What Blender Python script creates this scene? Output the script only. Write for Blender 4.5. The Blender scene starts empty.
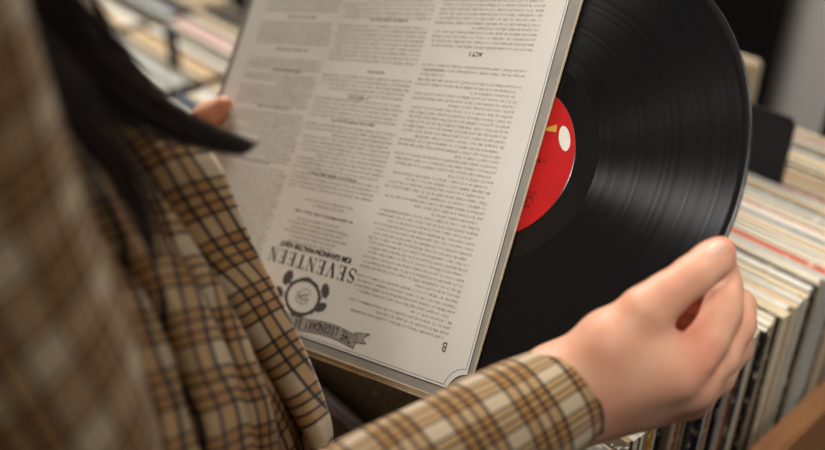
import bpy, bmesh, math, random
import numpy as np
from mathutils import Vector, Matrix
random.seed(7)
rng = np.random.default_rng(5)
SC = bpy.context.scene
COL = SC.collection
PI = math.pi

# ------------------------------------------------------------------ camera frame
FOC = 900.0                       # focal length in pixels for an 825 px wide frame
A = math.radians(48.2)            # heading of the camera from world X
P0 = math.radians(32.3)           # camera looks down
CAM = Vector((0, 0, 1.42))
RT = Vector((math.sin(A), -math.cos(A), 0))
FH = Vector((math.cos(A), math.sin(A), 0))
CP, SP = math.cos(P0), math.sin(P0)
DN = Vector((-SP * FH.x, -SP * FH.y, -CP))     # picture-down
FW = Vector((CP * FH.x, CP * FH.y, -SP))       # view direction
def W(x, y, z):                    # metres right / down / ahead of the lens -> world point
    return CAM + RT * x + DN * y + FW * z
def P(px, py, z):                  # where a ray of the lens is z metres ahead
    return W((px - 412.5) / FOC * z, (py - 225) / FOC * z, z)
def V(r, f, d):                    # right, level-forward, down from the lens
    return CAM + RT * r + FH * f - Vector((0, 0, d))
def dirw(x, y, z):
    return RT * x + DN * y + FW * z

# ------------------------------------------------------------------ materials
def nodes(name):
    m = bpy.data.materials.new(name); m.use_nodes = True
    nt = m.node_tree; b = nt.nodes['Principled BSDF']
    return m, nt, b
def lin(c):
    return tuple(((v / 255.0) / 12.92 if v / 255.0 <= .04045 else ((v / 255.0 + .055) / 1.055) ** 2.4) for v in c) + (1.0,)
def plain(name, rgb, rough=.6, var=.12, scale=40, spec=.4, bump=0.0, metal=0.0, coat=0.0):
    m, nt, b = nodes(name)
    tc = nt.nodes.new('ShaderNodeTexCoord'); n = nt.nodes.new('ShaderNodeTexNoise')
    n.inputs['Scale'].default_value = scale; n.inputs['Detail'].default_value = 5
    nt.links.new(tc.outputs['Object'], n.inputs['Vector'])
    r = nt.nodes.new('ShaderNodeValToRGB'); c = lin(rgb)
    r.color_ramp.elements[0].position = .3; r.color_ramp.elements[1].position = .7
    r.color_ramp.elements[0].color = tuple(v * (1 - var) for v in c[:3]) + (1,)
    r.color_ramp.elements[1].color = tuple(min(1, v * (1 + var)) for v in c[:3]) + (1,)
    nt.links.new(n.outputs['Fac'], r.inputs['Fac']); nt.links.new(r.outputs['Color'], b.inputs['Base Color'])
    b.inputs['Roughness'].default_value = rough; b.inputs['Specular IOR Level'].default_value = spec
    b.inputs['Metallic'].default_value = metal; b.inputs['Coat Weight'].default_value = coat
    if bump:
        bp = nt.nodes.new('ShaderNodeBump'); bp.inputs['Strength'].default_value = bump; bp.inputs['Distance'].default_value = .002
        nt.links.new(n.outputs['Fac'], bp.inputs['Height']); nt.links.new(bp.outputs['Normal'], b.inputs['Normal'])
    return m
def worn(name, rgb, chip=(214, 200, 176), amount=.62, rough=.55):
    """cardboard with scuffed lighter chips"""
    m, nt, b = nodes(name)
    tc = nt.nodes.new('ShaderNodeTexCoord'); n = nt.nodes.new('ShaderNodeTexNoise')
    oi = nt.nodes.new('ShaderNodeObjectInfo'); ad = nt.nodes.new('ShaderNodeVectorMath'); ad.operation = 'ADD'
    cb = nt.nodes.new('ShaderNodeCombineXYZ')
    for k in range(3): nt.links.new(oi.outputs['Random'], cb.inputs[k])
    sc = nt.nodes.new('ShaderNodeVectorMath'); sc.operation = 'SCALE'; sc.inputs['Scale'].default_value = 7
    nt.links.new(cb.outputs[0], sc.inputs[0]); nt.links.new(tc.outputs['Object'], ad.inputs[0]); nt.links.new(sc.outputs[0], ad.inputs[1])
    n.inputs['Scale'].default_value = 130; n.inputs['Detail'].default_value = 6; n.inputs['Roughness'].default_value = .7
    nt.links.new(ad.outputs[0], n.inputs['Vector'])
    r = nt.nodes.new('ShaderNodeValToRGB'); c = lin(rgb); h = lin(chip)
    e = r.color_ramp.elements
    e[0].position = .3; e[0].color = tuple(v * .8 for v in c[:3]) + (1,)
    e[1].position = amount - .02; e[1].color = c
    e2 = e.new(amount + .03); e2.color = h
    nt.links.new(n.outputs['Fac'], r.inputs['Fac']); nt.links.new(r.outputs['Color'], b.inputs['Base Color'])
    b.inputs['Roughness'].default_value = rough; b.inputs['Specular IOR Level'].default_value = .3
    return m
def plaid(name, per=.032):
    m, nt, b = nodes(name)
    uv = nt.nodes.new('ShaderNodeUVMap'); sx = nt.nodes.new('ShaderNodeSeparateXYZ')
    # slight hand of the cloth: the lines wander a little
    nz = nt.nodes.new('ShaderNodeTexNoise'); nz.inputs['Scale'].default_value = 9; nz.inputs['Detail'].default_value = 2
    nt.links.new(uv.outputs['UV'], nz.inputs['Vector'])
    ms = nt.nodes.new('ShaderNodeVectorMath'); ms.operation = 'MULTIPLY_ADD'
    ms.inputs[1].default_value = (.006, .006, 0)
    nt.links.new(nz.outputs['Color'], ms.inputs[0]); nt.links.new(uv.outputs['UV'], ms.inputs[2])
    nt.links.new(ms.outputs[0], sx.inputs[0])
    navy = (.030, .035, .075, 1); plum = (.10, .035, .12, 1); one = (1, 1, 1, 1); och = (.80, .64, .44, 1); och2 = (.88, .77, .60, 1)
    def ramp(axis, shift):
        d = nt.nodes.new('ShaderNodeMath'); d.operation = 'DIVIDE'; d.inputs[1].default_value = per
        a = nt.nodes.new('ShaderNodeMath'); a.operation = 'ADD'; a.inputs[1].default_value = shift
        f = nt.nodes.new('ShaderNodeMath'); f.operation = 'FRACT'
        nt.links.new(sx.outputs[axis], d.inputs[0]); nt.links.new(d.outputs[0], a.inputs[0]); nt.links.new(a.outputs[0], f.inputs[0])
        r = nt.nodes.new('ShaderNodeValToRGB'); el = r.color_ramp.elements
        stops = [(0.0, one)]
        def line(c, w, col, lo, hi):
            stops.extend([(c - w - .008, lo), (c - w * .5, col), (c + w * .5, col), (c + w + .008, hi)])
        line(.07, .024, navy, one, och); line(.26, .028, navy, och, och2); line(.45, .026, plum, och2, och)
        line(.64, .028, navy, och, one)
        stops.append((1.0, one))
        el[0].position = 0; el[0].color = stops[0][1]; el[1].position = 1; el[1].color = stops[-1][1]
        for p, c in stops[1:-1]:
            q = el.new(p); q.color = c
        nt.links.new(f.outputs[0], r.inputs['Fac'])
        return r
    ru, rv = ramp(0, .0), ramp(1, .15)
    mx = nt.nodes.new('ShaderNodeMix'); mx.data_type = 'RGBA'; mx.blend_type = 'MULTIPLY'; mx.inputs[0].default_value = 1
    nt.links.new(ru.outputs['Color'], mx.inputs[6]); nt.links.new(rv.outputs['Color'], mx.inputs[7])
    m2 = nt.nodes.new('ShaderNodeMix'); m2.data_type = 'RGBA'; m2.blend_type = 'MULTIPLY'; m2.inputs[0].default_value = 1
    m2.inputs[6].default_value = lin((198, 176, 144))
    nt.links.new(mx.outputs[2], m2.inputs[7])
    # fine weave
    wv = nt.nodes.new('ShaderNodeTexWave'); wv.inputs['Scale'].default_value = 420; wv.inputs['Distortion'].default_value = 1.5
    wv.bands_direction = 'DIAGONAL'; nt.links.new(uv.outputs['UV'], wv.inputs['Vector'])
    rw = nt.nodes.new('ShaderNodeMapRange'); rw.inputs[3].default_value = .82; rw.inputs[4].default_value = 1.06
    nt.links.new(wv.outputs['Fac'], rw.inputs[0])
    m3 = nt.nodes.new('ShaderNodeMix'); m3.data_type = 'RGBA'; m3.blend_type = 'MULTIPLY'; m3.inputs[0].default_value = 1
    nt.links.new(m2.outputs[2], m3.inputs[6]); nt.links.new(rw.outputs[0], m3.inputs[7])
    nt.links.new(m3.outputs[2], b.inputs['Base Color'])
    bp = nt.nodes.new('ShaderNodeBump'); bp.inputs['Strength'].default_value = .25; bp.inputs['Distance'].default_value = .0006
    nt.links.new(wv.outputs['Fac'], bp.inputs['Height']); nt.links.new(bp.outputs['Normal'], b.inputs['Normal'])
    b.inputs['Roughness'].default_value = .9; b.inputs['Specular IOR Level'].default_value = .15
    b.inputs['Sheen Weight'].default_value = .15
    return m
def skin_mat():
    m, nt, b = nodes('skin')
    tc = nt.nodes.new('ShaderNodeTexCoord'); n = nt.nodes.new('ShaderNodeTexNoise')
    n.inputs['Scale'].default_value = 38; n.inputs['Detail'].default_value = 3
    nt.links.new(tc.outputs['Object'], n.inputs['Vector'])
    r = nt.nodes.new('ShaderNodeValToRGB'); e = r.color_ramp.elements
    e[0].position = .32; e[0].color = lin((228, 174, 142)); e[1].position = .68; e[1].color = lin((219, 155, 124))
    nt.links.new(n.outputs['Fac'], r.inputs['Fac'])
    at = nt.nodes.new('ShaderNodeAttribute'); at.attribute_name = 'flush'
    mx = nt.nodes.new('ShaderNodeMix'); mx.data_type = 'RGBA'; mx.inputs[7].default_value = lin((216, 122, 98))
    nt.links.new(at.outputs['Fac'], mx.inputs[0]); nt.links.new(r.outputs['Color'], mx.inputs[6])
    nt.links.new(mx.outputs[2], b.inputs['Base Color'])
    n2 = nt.nodes.new('ShaderNodeTexNoise'); n2.inputs['Scale'].default_value = 420; n2.inputs['Detail'].default_value = 3
    nt.links.new(tc.outputs['Object'], n2.inputs['Vector'])
    bp = nt.nodes.new('ShaderNodeBump'); bp.inputs['Strength'].default_value = .18; bp.inputs['Distance'].default_value = .0006
    nt.links.new(n2.outputs['Fac'], bp.inputs['Height']); nt.links.new(bp.outputs['Normal'], b.inputs['Normal'])
    b.inputs['Roughness'].default_value = .48; b.inputs['Subsurface Weight'].default_value = .25
    b.inputs['Subsurface Radius'].default_value = (.010, .004, .002); b.inputs['Subsurface Scale'].default_value = .5
    b.inputs['Specular IOR Level'].default_value = .35
    return m
def wood_mat(name, a, c, scale=6):
    m, nt, b = nodes(name)
    tc = nt.nodes.new('ShaderNodeTexCoord'); mp = nt.nodes.new('ShaderNodeMapping'); mp.inputs['Scale'].default_value = (1, 9, 9)
    n = nt.nodes.new('ShaderNodeTexNoise'); n.inputs['Scale'].default_value = scale; n.inputs['Detail'].default_value = 8; n.inputs['Distortion'].default_value = .6
    r = nt.nodes.new('ShaderNodeValToRGB'); r.color_ramp.elements[0].color = lin(a); r.color_ramp.elements[1].color = lin(c)
    r.color_ramp.elements[0].position = .3; r.color_ramp.elements[1].position = .7
    nt.links.new(tc.outputs['Object'], mp.inputs[0]); nt.links.new(mp.outputs[0], n.inputs['Vector'])
    nt.links.new(n.outputs['Fac'], r.inputs['Fac']); nt.links.new(r.outputs['Color'], b.inputs['Base Color'])
    b.inputs['Roughness'].default_value = .5
    return m
def vinyl_mat():
    m, nt, b = nodes('black_vinyl')
    tc = nt.nodes.new('ShaderNodeTexCoord'); ln = nt.nodes.new('ShaderNodeVectorMath'); ln.operation = 'LENGTH'
    sp = nt.nodes.new('ShaderNodeSeparateXYZ'); cb = nt.nodes.new('ShaderNodeCombineXYZ')
    nt.links.new(tc.outputs['Object'], sp.inputs[0]); nt.links.new(sp.outputs[0], cb.inputs[0]); nt.links.new(sp.outputs[1], cb.inputs[1])
    nt.links.new(cb.outputs[0], ln.inputs[0])
    # fine loudness bands along the radius: roughness changes from turn to turn
    c2 = nt.nodes.new('ShaderNodeCombineXYZ'); nt.links.new(ln.outputs['Value'], c2.inputs[0])
    n = nt.nodes.new('ShaderNodeTexNoise'); n.inputs['Scale'].default_value = 260; n.inputs['Detail'].default_value = 6; n.inputs['Roughness'].default_value = .75
    nt.links.new(c2.outputs[0], n.inputs['Vector'])
    mr = nt.nodes.new('ShaderNodeMapRange'); mr.inputs[1].default_value = .3; mr.inputs[2].default_value = .7
    mr.inputs[3].default_value = .20; mr.inputs[4].default_value = .40
    nt.links.new(n.outputs['Fac'], mr.inputs[0]); nt.links.new(mr.outputs[0], b.inputs['Roughness'])
    b.inputs['Base Color'].default_value = (.006, .006, .0065, 1)
    b.inputs['Anisotropic'].default_value = .97
    tg = nt.nodes.new('ShaderNodeTangent'); tg.direction_type = 'RADIAL'; tg.axis = 'Z'
    nt.links.new(tg.outputs[0], b.inputs['Tangent'])
    b.inputs['Anisotropic Rotation'].default_value = 0.25
    b.inputs['Specular IOR Level'].default_value = .34
    return m
M = {}
M['card'] = plain('cream_card', (219, 213, 202), .62, .035, 14, .3)
M['card_edge'] = plain('cardboard_edge', (214, 194, 160), .85, .12, 200, .2)
M['grey_ink'] = plain('grey_border_ink', (146, 140, 130), .6, .10, 60, .3)
M['ink'] = plain('black_ink', (42, 38, 36), .6, .05, 50, .3)
M['type_ink'] = plain('small_type_ink', (176, 168, 156), .7, .05, 50, .2)
M['bold_ink'] = plain('bold_type_ink', (84, 78, 72), .7, .05, 50, .2)
M['mid_ink'] = plain('grey_engraving_ink', (166, 158, 146), .7, .2, 300, .2)
M['vinyl'] = vinyl_mat()
M['deadwax'] = plain('smooth_vinyl', (12, 12, 13), .28, .02, 50, .5)
M['label_red'] = plain('red_label', (186, 22, 22), .42, .05, 60, .4)
M['label_ink'] = plain('label_black_ink', (50, 8, 8), .5, .02, 60, .3)
M['label_gold'] = plain('label_gold_ink', (206, 160, 60), .45, .1, 300, .4)
M['label_white'] = plain('label_white_ink', (226, 220, 206), .5, .06, 300, .3)
M['skin'] = skin_mat()
M['nail'] = plain('nail', (226, 172, 148), .42, .03, 30, .5)
M['plaid'] = plaid('plaid_wool')
M['lining'] = plain('dark_lining', (40, 30, 28), .6, .1, 60, .3)
M['hair'] = plain('dark_hair', (50, 34, 27), .42, .25, 60, .5)
M['trousers'] = plain('dark_trousers', (38, 38, 44), .85, .15, 200, .2)
M['shoe'] = plain('brown_leather', (70, 44, 30), .45, .15, 60, .4)
M['eye'] = plain('eye_white', (225, 220, 215), .2, .02, 30, .5)
M['iris'] = plain('eye_brown', (60, 40, 26), .2, .02, 30, .5)
M['lip'] = plain('lip', (176, 92, 84), .4, .04, 80, .4)
M['wood'] = wood_mat('oak_board', (124, 82, 46), (158, 108, 64))
M['wood_dark'] = wood_mat('grey_brown_board', (96, 76, 68), (120, 98, 88))
M['wall'] = plain('grey_plaster', (196, 190, 182), .9, .03, 5, .2)
M['dark_wall'] = plain('dark_plaster', (48, 41, 37), .9, .05, 5, .2)
M['floor'] = wood_mat('dark_floor_boards', (44, 32, 27), (62, 46, 38), 3)
M['ceil'] = plain('white_ceiling', (150, 146, 140), .9, .02, 4, .2)
M['black_card'] = plain('black_card', (30, 29, 33), .7, .08, 80, .3)
M['slate_card'] = plain('slate_card', (66, 70, 84), .7, .08, 80, .3)
M['black_paint'] = plain('black_paint', (14, 11, 11), .5, .06, 30, .3)
M['cream_paint'] = plain('cream_paint', (206, 186, 156), .6, .05, 30, .3)
M['paper'] = plain('white_inner_paper', (208, 198, 178), .8, .06, 90, .2)

# ------------------------------------------------------------------ object helpers
def obj(name, me, mat=None, parent=None, smooth=False):
    if isinstance(me, bmesh.types.BMesh):
        bm = me; me = bpy.data.meshes.new(name); bm.to_mesh(me); bm.free()
    o = bpy.data.objects.new(name, me); COL.objects.link(o)
    if mat is not None:
        me.materials.clear(); me.materials.append(mat)
    if parent is not None: o.parent = parent
    if smooth and len(me.polygons):
        me.polygons.foreach_set('use_smooth', [True] * len(me.polygons))
    return o
def empty(name, mat=None, loc=(0, 0, 0)):
    o = bpy.data.objects.new(name, None); COL.objects.link(o); o.empty_display_size = .05
    if mat is not None: o.matrix_world = mat
    else: o.location = loc
    return o
def tag(o, label, cat, group=None):
    o['label'] = label; o['category'] = cat
    if group: o['group'] = group
    return o
def struct(o, label=None):
    o['kind'] = 'structure'
    if label: o['label'] = label
    return o
def box(bm, x0, x1, y0, y1, z0, z1):
    vs = [bm.verts.new((x, y, z)) for x in (x0, x1) for y in (y0, y1) for z in (z0, z1)]
    for q in ((0, 1, 3, 2), (4, 6, 7, 5), (0, 4, 5, 1), (2, 3, 7, 6), (0, 2, 6, 4), (1, 5, 7, 3)):
        bm.faces.new([vs[i] for i in q])
    return vs
def boxes(*bs):
    bm = bmesh.new()
    for b in bs: box(bm, *b)
    bmesh.ops.recalc_face_normals(bm, faces=bm.faces[:])
    return bm
def from_lists(name, verts, faces):
    me = bpy.data.meshes.new(name); me.from_pydata([tuple(v) for v in verts], [], faces); me.update()
    return me
def slab(pts, z0, z1):
    """closed outline in XY extruded from z0 to z1"""
    bm = bmesh.new()
    a = [bm.verts.new((x, y, z1)) for x, y in pts]; b = [bm.verts.new((x, y, z0)) for x, y in pts]
    bm.faces.new(a); bm.faces.new(b[::-1]); n = len(pts)
    for i in range(n): bm.faces.new((a[i], b[i], b[(i + 1) % n], a[(i + 1) % n]))
    bmesh.ops.recalc_face_normals(bm, faces=bm.faces[:])
    return bm
def crom(pts, n):
    """Catmull-Rom resample of control rows"""
    p = [np.array(q, float) for q in pts]; p = [2 * p[0] - p[1]] + p + [2 * p[-1] - p[-2]]
    out = []
    segs = len(p) - 3
    for i in range(n):
        t = i / (n - 1) * segs; k = min(int(t), segs - 1); u = t - k
        a, b, c, d = p[k:k + 4]
        out.append(.5 * ((2 * b) + (-a + c) * u + (2 * a - 5 * b + 4 * c - d) * u * u + (-a + 3 * b - 3 * c + d) * u ** 3))
    return np.array(out)
def tube(name, ctrl, mat, parent=None, n=60, seg=64, folds=None, up=(0, 0, 1), cap=False, uvoff=(0, 0), thick=0, flat=False, tw=0.0):
    """ctrl rows: x,y,z, ra, rb. Tube with UVs in metres; folds(t, ang)->extra radius"""
    c = crom(ctrl, n); P3 = c[:, :3]; ra = c[:, 3]; rb = c[:, 4]
    T = np.gradient(P3, axis=0); T /= np.linalg.norm(T, axis=1)[:, None]
    u = np.array(up, float); vs = []; uvs = []
    L = np.concatenate([[0], np.cumsum(np.linalg.norm(np.diff(P3, axis=0), axis=1))])
    rm = float(np.mean((ra + rb) / 2))
    for i in range(n):
        u = u - T[i] * (u @ T[i]); u /= np.linalg.norm(u); w = np.cross(T[i], u)
        for j in range(seg + 1):
            a = 2 * PI * j / seg
            d = folds(i / (n - 1), a) if folds else 0
            q = P3[i] + u * math.cos(a) * (ra[i] + d) + w * math.sin(a) * (rb[i] + d)
            vs.append(q); uvs.append((a * rm + uvoff[0], L[i] + uvoff[1]))
    fs = []
    s1 = seg + 1
    for i in range(n - 1):
        for j in range(seg):
            fs.append((i * s1 + j, i * s1 + j + 1, (i + 1) * s1 + j + 1, (i + 1) * s1 + j))
    me = from_lists(name, vs, fs)
    lay = me.uv_layers.new(name='UVMap')
    for lp in me.loops: lay.data[lp.index].uv = uvs[lp.vertex_index]
    o = obj(name, me, mat, parent, True)
    if cap:
        bm = bmesh.new(); bm.from_mesh(me)
        bmesh.ops.remove_doubles(bm, verts=bm.verts[:], dist=1e-5)
        bmesh.ops.holes_fill(bm, edges=bm.edges[:], sides=0)
        bm.to_mesh(me); bm.free()
        me.polygons.foreach_set('use_smooth', [True] * len(me.polygons))
    if thick:
        md = o.modifiers.new('thick', 'SOLIDIFY'); md.thickness = thick; md.offset = -1
    return o
def text_mesh(body, size, bold=0.0, xs=1.0, align='CENTER', extrude=.00005, spacing=1.0):
    cu = bpy.data.curves.new('t', 'FONT'); cu.body = body; cu.size = size; cu.align_x = align; cu.align_y = 'BOTTOM_BASELINE'
    cu.offset = bold; cu.extrude = extrude; cu.space_character = spacing
    o = bpy.data.objects.new('t', cu); COL.objects.link(o)
    dg = bpy.context.evaluated_depsgraph_get(); me = bpy.data.meshes.new_from_object(o.evaluated_get(dg))
    bpy.data.objects.remove(o)
    if xs != 1: me.transform(Matrix.Diagonal((xs, 1, 1, 1)))
    return me
def merge(name, parts):
    """join (mesh, matrix) pairs into one mesh"""
    bm = bmesh.new()
    for me, mx in parts:
        k = len(bm.verts); bm.from_mesh(me); bm.verts.ensure_lookup_table()
        bmesh.ops.transform(bm, matrix=mx, verts=bm.verts[k:])
    out = bpy.data.meshes.new(name); bm.to_mesh(out); bm.free()
    return out
def quads(rects, z0, z1):
    """many thin strokes: each (x0,y0,x1,y1,w) as a flat quad slab top at z1"""
    vs, fs = [], []
    for x0, y0, x1, y1, w in rects:
        dx, dy = x1 - x0, y1 - y0; l = math.hypot(dx, dy) or 1; nx, ny = -dy / l * w / 2, dx / l * w / 2
        k = len(vs)
        vs += [(x0 + nx, y0 + ny, z1), (x0 - nx, y0 - ny, z1), (x1 - nx, y1 - ny, z1), (x1 + nx, y1 + ny, z1)]
        fs.append((k, k + 1, k + 2, k + 3))
    return from_lists('strokes', vs, fs)

# ------------------------------------------------------------------ smooth-union surfaces
def capsd(X, Y, Z, a, b, ra, rb):
    a = np.array(a, np.float32); b = np.array(b, np.float32); ba = b - a; l2 = float(ba @ ba) + 1e-12
    px, py, pz = X - a[0], Y - a[1], Z - a[2]
    h = np.clip((px * ba[0] + py * ba[1] + pz * ba[2]) / l2, 0, 1)
    return np.sqrt((px - h * ba[0]) ** 2 + (py - h * ba[1]) ** 2 + (pz - h * ba[2]) ** 2) - (ra + (rb - ra) * h)
def smin(ds, k):
    m = ds[0]
    for d in ds[1:]:
        h = np.clip(.5 + .5 * (d - m) / k, 0, 1)
        m = d * (1 - h) + m * h - k * h * (1 - h)
    return m
def surfnet(field, lo, hi, h):
    ax = [np.arange(lo[i], hi[i] + h, h, dtype=np.float32) for i in range(3)]
    X, Y, Z = np.meshgrid(*ax, indexing='ij'); F = field(X, Y, Z)
    S = F < 0; n = np.array(F.shape) - 1
    cnt = np.zeros(n, np.int8)
    for c in np.ndindex(2, 2, 2): cnt += S[c[0]:c[0] + n[0], c[1]:c[1] + n[1], c[2]:c[2] + n[2]]
    act = (cnt > 0) & (cnt < 8); I, J, K = np.nonzero(act)
    idx = -np.ones(n, np.int64); idx[I, J, K] = np.arange(len(I))
    pos = np.zeros((len(I), 3)); num = np.zeros(len(I))
    cs = list(np.ndindex(2, 2, 2))
    for p in cs:
        for a in range(3):
            if p[a]: continue
            q = list(p); q[a] = 1
            f0 = F[I + p[0], J + p[1], K + p[2]]; f1 = F[I + q[0], J + q[1], K + q[2]]
            mk = (f0 < 0) != (f1 < 0); t = np.where(mk, f0 / np.where(mk, f0 - f1, 1), 0)
            pt = np.array(p)[None, :] + np.zeros((len(I), 3)); pt[:, a] += t
            pos += pt * mk[:, None]; num += mk
    pos = (pos / num[:, None] + np.stack([I, J, K], 1)) * h + np.array([x[0] for x in ax])
    faces = []
    for a in range(3):
        b, c = (a + 1) % 3, (a + 2) % 3
        sl0 = [slice(None)] * 3; sl1 = [slice(None)] * 3; sl0[a] = slice(0, n[a]); sl1[a] = slice(1, n[a] + 1)
        s0, s1 = S[tuple(sl0)], S[tuple(sl1)]; E = np.stack(np.nonzero(s0 != s1), 1)
        E = E[(E[:, b] > 0) & (E[:, c] > 0) & (E[:, b] < n[b]) & (E[:, c] < n[c])]
        flip = s0[E[:, 0], E[:, 1], E[:, 2]]
        def cell(db, dc):
            q = E.copy(); q[:, b] += db; q[:, c] += dc; return idx[q[:, 0], q[:, 1], q[:, 2]]
        q = np.stack([cell(-1, -1), cell(0, -1), cell(0, 0), cell(-1, 0)], 1)
        q[~flip] = q[~flip][:, ::-1]; faces.append(q)
    return pos, np.concatenate(faces)
def relax(pos, faces, it=2, w=.5):
    e = np.concatenate([faces[:, [0, 1]], faces[:, [1, 2]], faces[:, [2, 3]], faces[:, [3, 0]]])
    for _ in range(it):
        acc = np.zeros_like(pos); c = np.zeros(len(pos))
        for a, b in ((0, 1), (1, 0)):
            np.add.at(acc, e[:, a], pos[e[:, b]]); np.add.at(c, e[:, a], 1)
        pos = pos * (1 - w) + w * acc / c[:, None]
    return pos

# ================================================================== THE SETTING
FLOOR = 0.0
o = obj('floor', boxes((-2.2, 3.2, -2.2, 4.2, -.05, 0)), M['floor']); struct(o, 'dark wooden floor')
o = obj('ceiling', boxes((-2.2, 3.2, -2.2, 4.2, 2.8, 2.85)), M['ceil']); struct(o, 'ceiling')
o = obj('wall_right', boxes((2.25, 2.35, -2.2, 4.2, 0, 2.8)), M['wall']); struct(o, 'light grey wall')
o = obj('wall_back', boxes((-2.2, 2.25, 4.1, 4.2, 0, 2.8)), M['wall']); struct(o, 'light grey back wall')
o = obj('wall_left', boxes((-2.3, -2.2, -2.2, 4.2, 0, 2.8)), M['dark_wall']); struct(o, 'dark wall')
o = obj('wall_front', boxes((-2.3, 2.35, -2.3, -2.2, 0, 2.8)), M['dark_wall']); struct(o, 'dark wall')
o = obj('baseboard_right', boxes((2.235, 2.25, -2.2, 4.1, 0, .1)), M['wall']); struct(o)

# ================================================================== RECORD BINS
TOP = 1.42 - .42        # top of the standing covers
RAIL = 1.42 - .548       # top of the wooden boards
def record_bin(name, x0, x1, ys, rail, label, front_mat, side_mat, base):
    """display unit: compartments between the y values"""
    r = empty(name, loc=((x0 + x1) / 2, ys[0], 0)); tag(r, label, 'record bin')
    def L(b): # to local
        return (b[0] - r.location.x, b[1] - r.location.x, b[2] - r.location.y, b[3] - r.location.y, b[4], b[5])
    bv = .003
    def part(nm, b, m):
        bm = boxes(L(b)); bmesh.ops.bevel(bm, geom=bm.edges[:], offset=bv, segments=2, affect='EDGES')
        return obj(nm, bm, m, r)
    t = .02
    part('front_board', (x0 - t, x1 + t, ys[0] - t, ys[0], base, rail), front_mat)
    for y in ys[1:-1]: part('divider_board', (x0, x1, y - t / 2, y + t / 2, base, rail - .02), side_mat)
    part('back_board', (x0 - t, x1 + t, ys[-1], ys[-1] + t, base, rail), side_mat)
    part('end_board', (x0 - t, x0 - t + .012, ys[0], ys[-1], base, rail), side_mat)
    part('end_board', (x1 + .008, x1 + t, ys[0], ys[-1], base, rail), side_mat)
    part('bottom_board', (x0 - t, x1 + t, ys[0] - t, ys[-1] + t, base - .02, base), side_mat)
    for x in (x0, x1 - .03):
        for y in (ys[0], ys[-1] - .03):
            part('leg', (x, x + .04, y, y + .04, 0, base - .02), side_mat)
    return r
BASE = TOP - .318
record_bin('record_bin', .348, .905, [.208, .552, .905], RAIL, 'wooden record bin at lower right, packed with covers, oak front board', M['wood'], M['wood_dark'], BASE)
TOP2 = 1.42 - .64; BASE2 = TOP2 - .318
record_bin('record_bin', .58, 1.60, [1.375, 1.712, 2.06], TOP2 - .10, 'low record bin across the aisle at upper left, blurred', M['wood_dark'], M['wood_dark'], BASE2)

PAL = {  # colour name -> rgb of cover
    'cream': (200, 180, 146), 'white': (208, 200, 184), 'tan': (186, 150, 108), 'black': (26, 24, 26), 'grey': (142, 134, 120),
    'pale grey': (174, 173, 164), 'gold brown': (168, 116, 40), 'orange': (190, 86, 50), 'navy': (40, 46, 84), 'olive brown': (78, 66, 44),
    'pale blue': (142, 153, 158), 'red': (176, 50, 44), 'brown': (92, 62, 44), 'beige': (196, 172, 138), 'pink': (190, 96, 110), 'slate': (70, 76, 90)}
CM = {k: worn('cover_' + k.replace(' ', '_'), v, (224, 210, 186) if sum(v) < 420 else (150, 128, 98), .60 if sum(v) < 420 else .64) for k, v in PAL.items()}
S_ = .312
_cache = {}
def cover_mesh(t, open_top, open_front):
    """cardboard record cover standing on edge: X thickness, Y depth (0 = front edge), Z height"""
    key = (round(t, 4), open_top, open_front)
    if key in _cache: return _cache[key]
    bm = bmesh.new(); c = .0007 if t > .004 else .0005; b = .0012
    bs = [(0, c, 0, S_, 0, S_), (t - c, t, 0, S_, 0, S_), (c, t - c, 0, S_, 0, b), (c, t - c, S_ - b, S_, b, S_)]
    if not open_front: bs.append((c, t - c, 0, b, b, S_))
    if not open_top: bs.append((c, t - c, 0, S_, S_ - b, S_))
    for q in bs: box(bm, *q)
    bmesh.ops.recalc_face_normals(bm, faces=bm.faces[:])
    # corners are rubbed round
    for v in bm.verts:
        if v.co.z > S_ - .004 and v.co.y < .004: v.co.z -= .0018; v.co.y += .0012
    me = bpy.data.meshes.new('record_cover'); bm.to_mesh(me); bm.free()
    bi = boxes((c * 1.3, t - c * 1.3, .0022, S_ - .003, .002, S_ - .0022))
    mi = bpy.data.meshes.new('inner_sleeve'); bi.to_mesh(mi); bi.free(); mi.materials.append(M['paper'])
    _cache[key] = (me, mi); return me, mi
def place_record(x, t, y0, z0, colour, lean, yaw, detail):
    ot, of = random.random() < .45, random.random() < .6
    me, mi = cover_mesh(round(t * 1000) / 1000 if t > .002 else .002, ot, of)
    me = me.copy(); o = obj('record_cover', me, CM[colour])
    o.location = (x, y0, z0); o.rotation_euler = (0, lean, yaw)
    if detail and (ot or of):
        c = bpy.data.objects.new('inner_sleeve', mi); COL.objects.link(c); c.parent = o
    return o
def seen_from(colour, t):
    return ('thick ' if t > .0085 else 'thin ' if t < .0045 else '') + colour
# near row: colours read from the photograph from the wood end board to the far end
near = [('grey', .010), ('tan', .003), ('olive brown', .009), ('tan', .004), ('white', .006), ('cream', .007), ('pale grey', .006), ('gold brown', .008), ('white', .004),
        ('black', .008), ('white', .003), ('orange', .005), ('beige', .003), ('black', .008), ('cream', .005), ('black', .009), ('white', .005), ('pale blue', .004),
        ('navy', .007), ('tan', .004), ('beige', .005), ('navy', .003), ('pink', .003), ('tan', .003), ('grey', .012), ('beige', .005), ('orange', .003), ('black', .012), ('white', .004), ('cream', .006),
        ('black', .007), ('cream', .009), ('beige', .006), ('black', .002), ('cream', .010), ('white', .007), ('beige', .008), ('pale blue', .007), ('cream', .009), ('black', .002), ('white', .008)]
far_cols = ['cream', 'white', 'cream', 'beige', 'pale blue', 'black', 'cream', 'beige', 'pale grey', 'orange', 'white', 'cream', 'slate', 'beige', 'tan', 'pale grey', 'cream', 'brown']
x = .354; seq = list(near)
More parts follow.
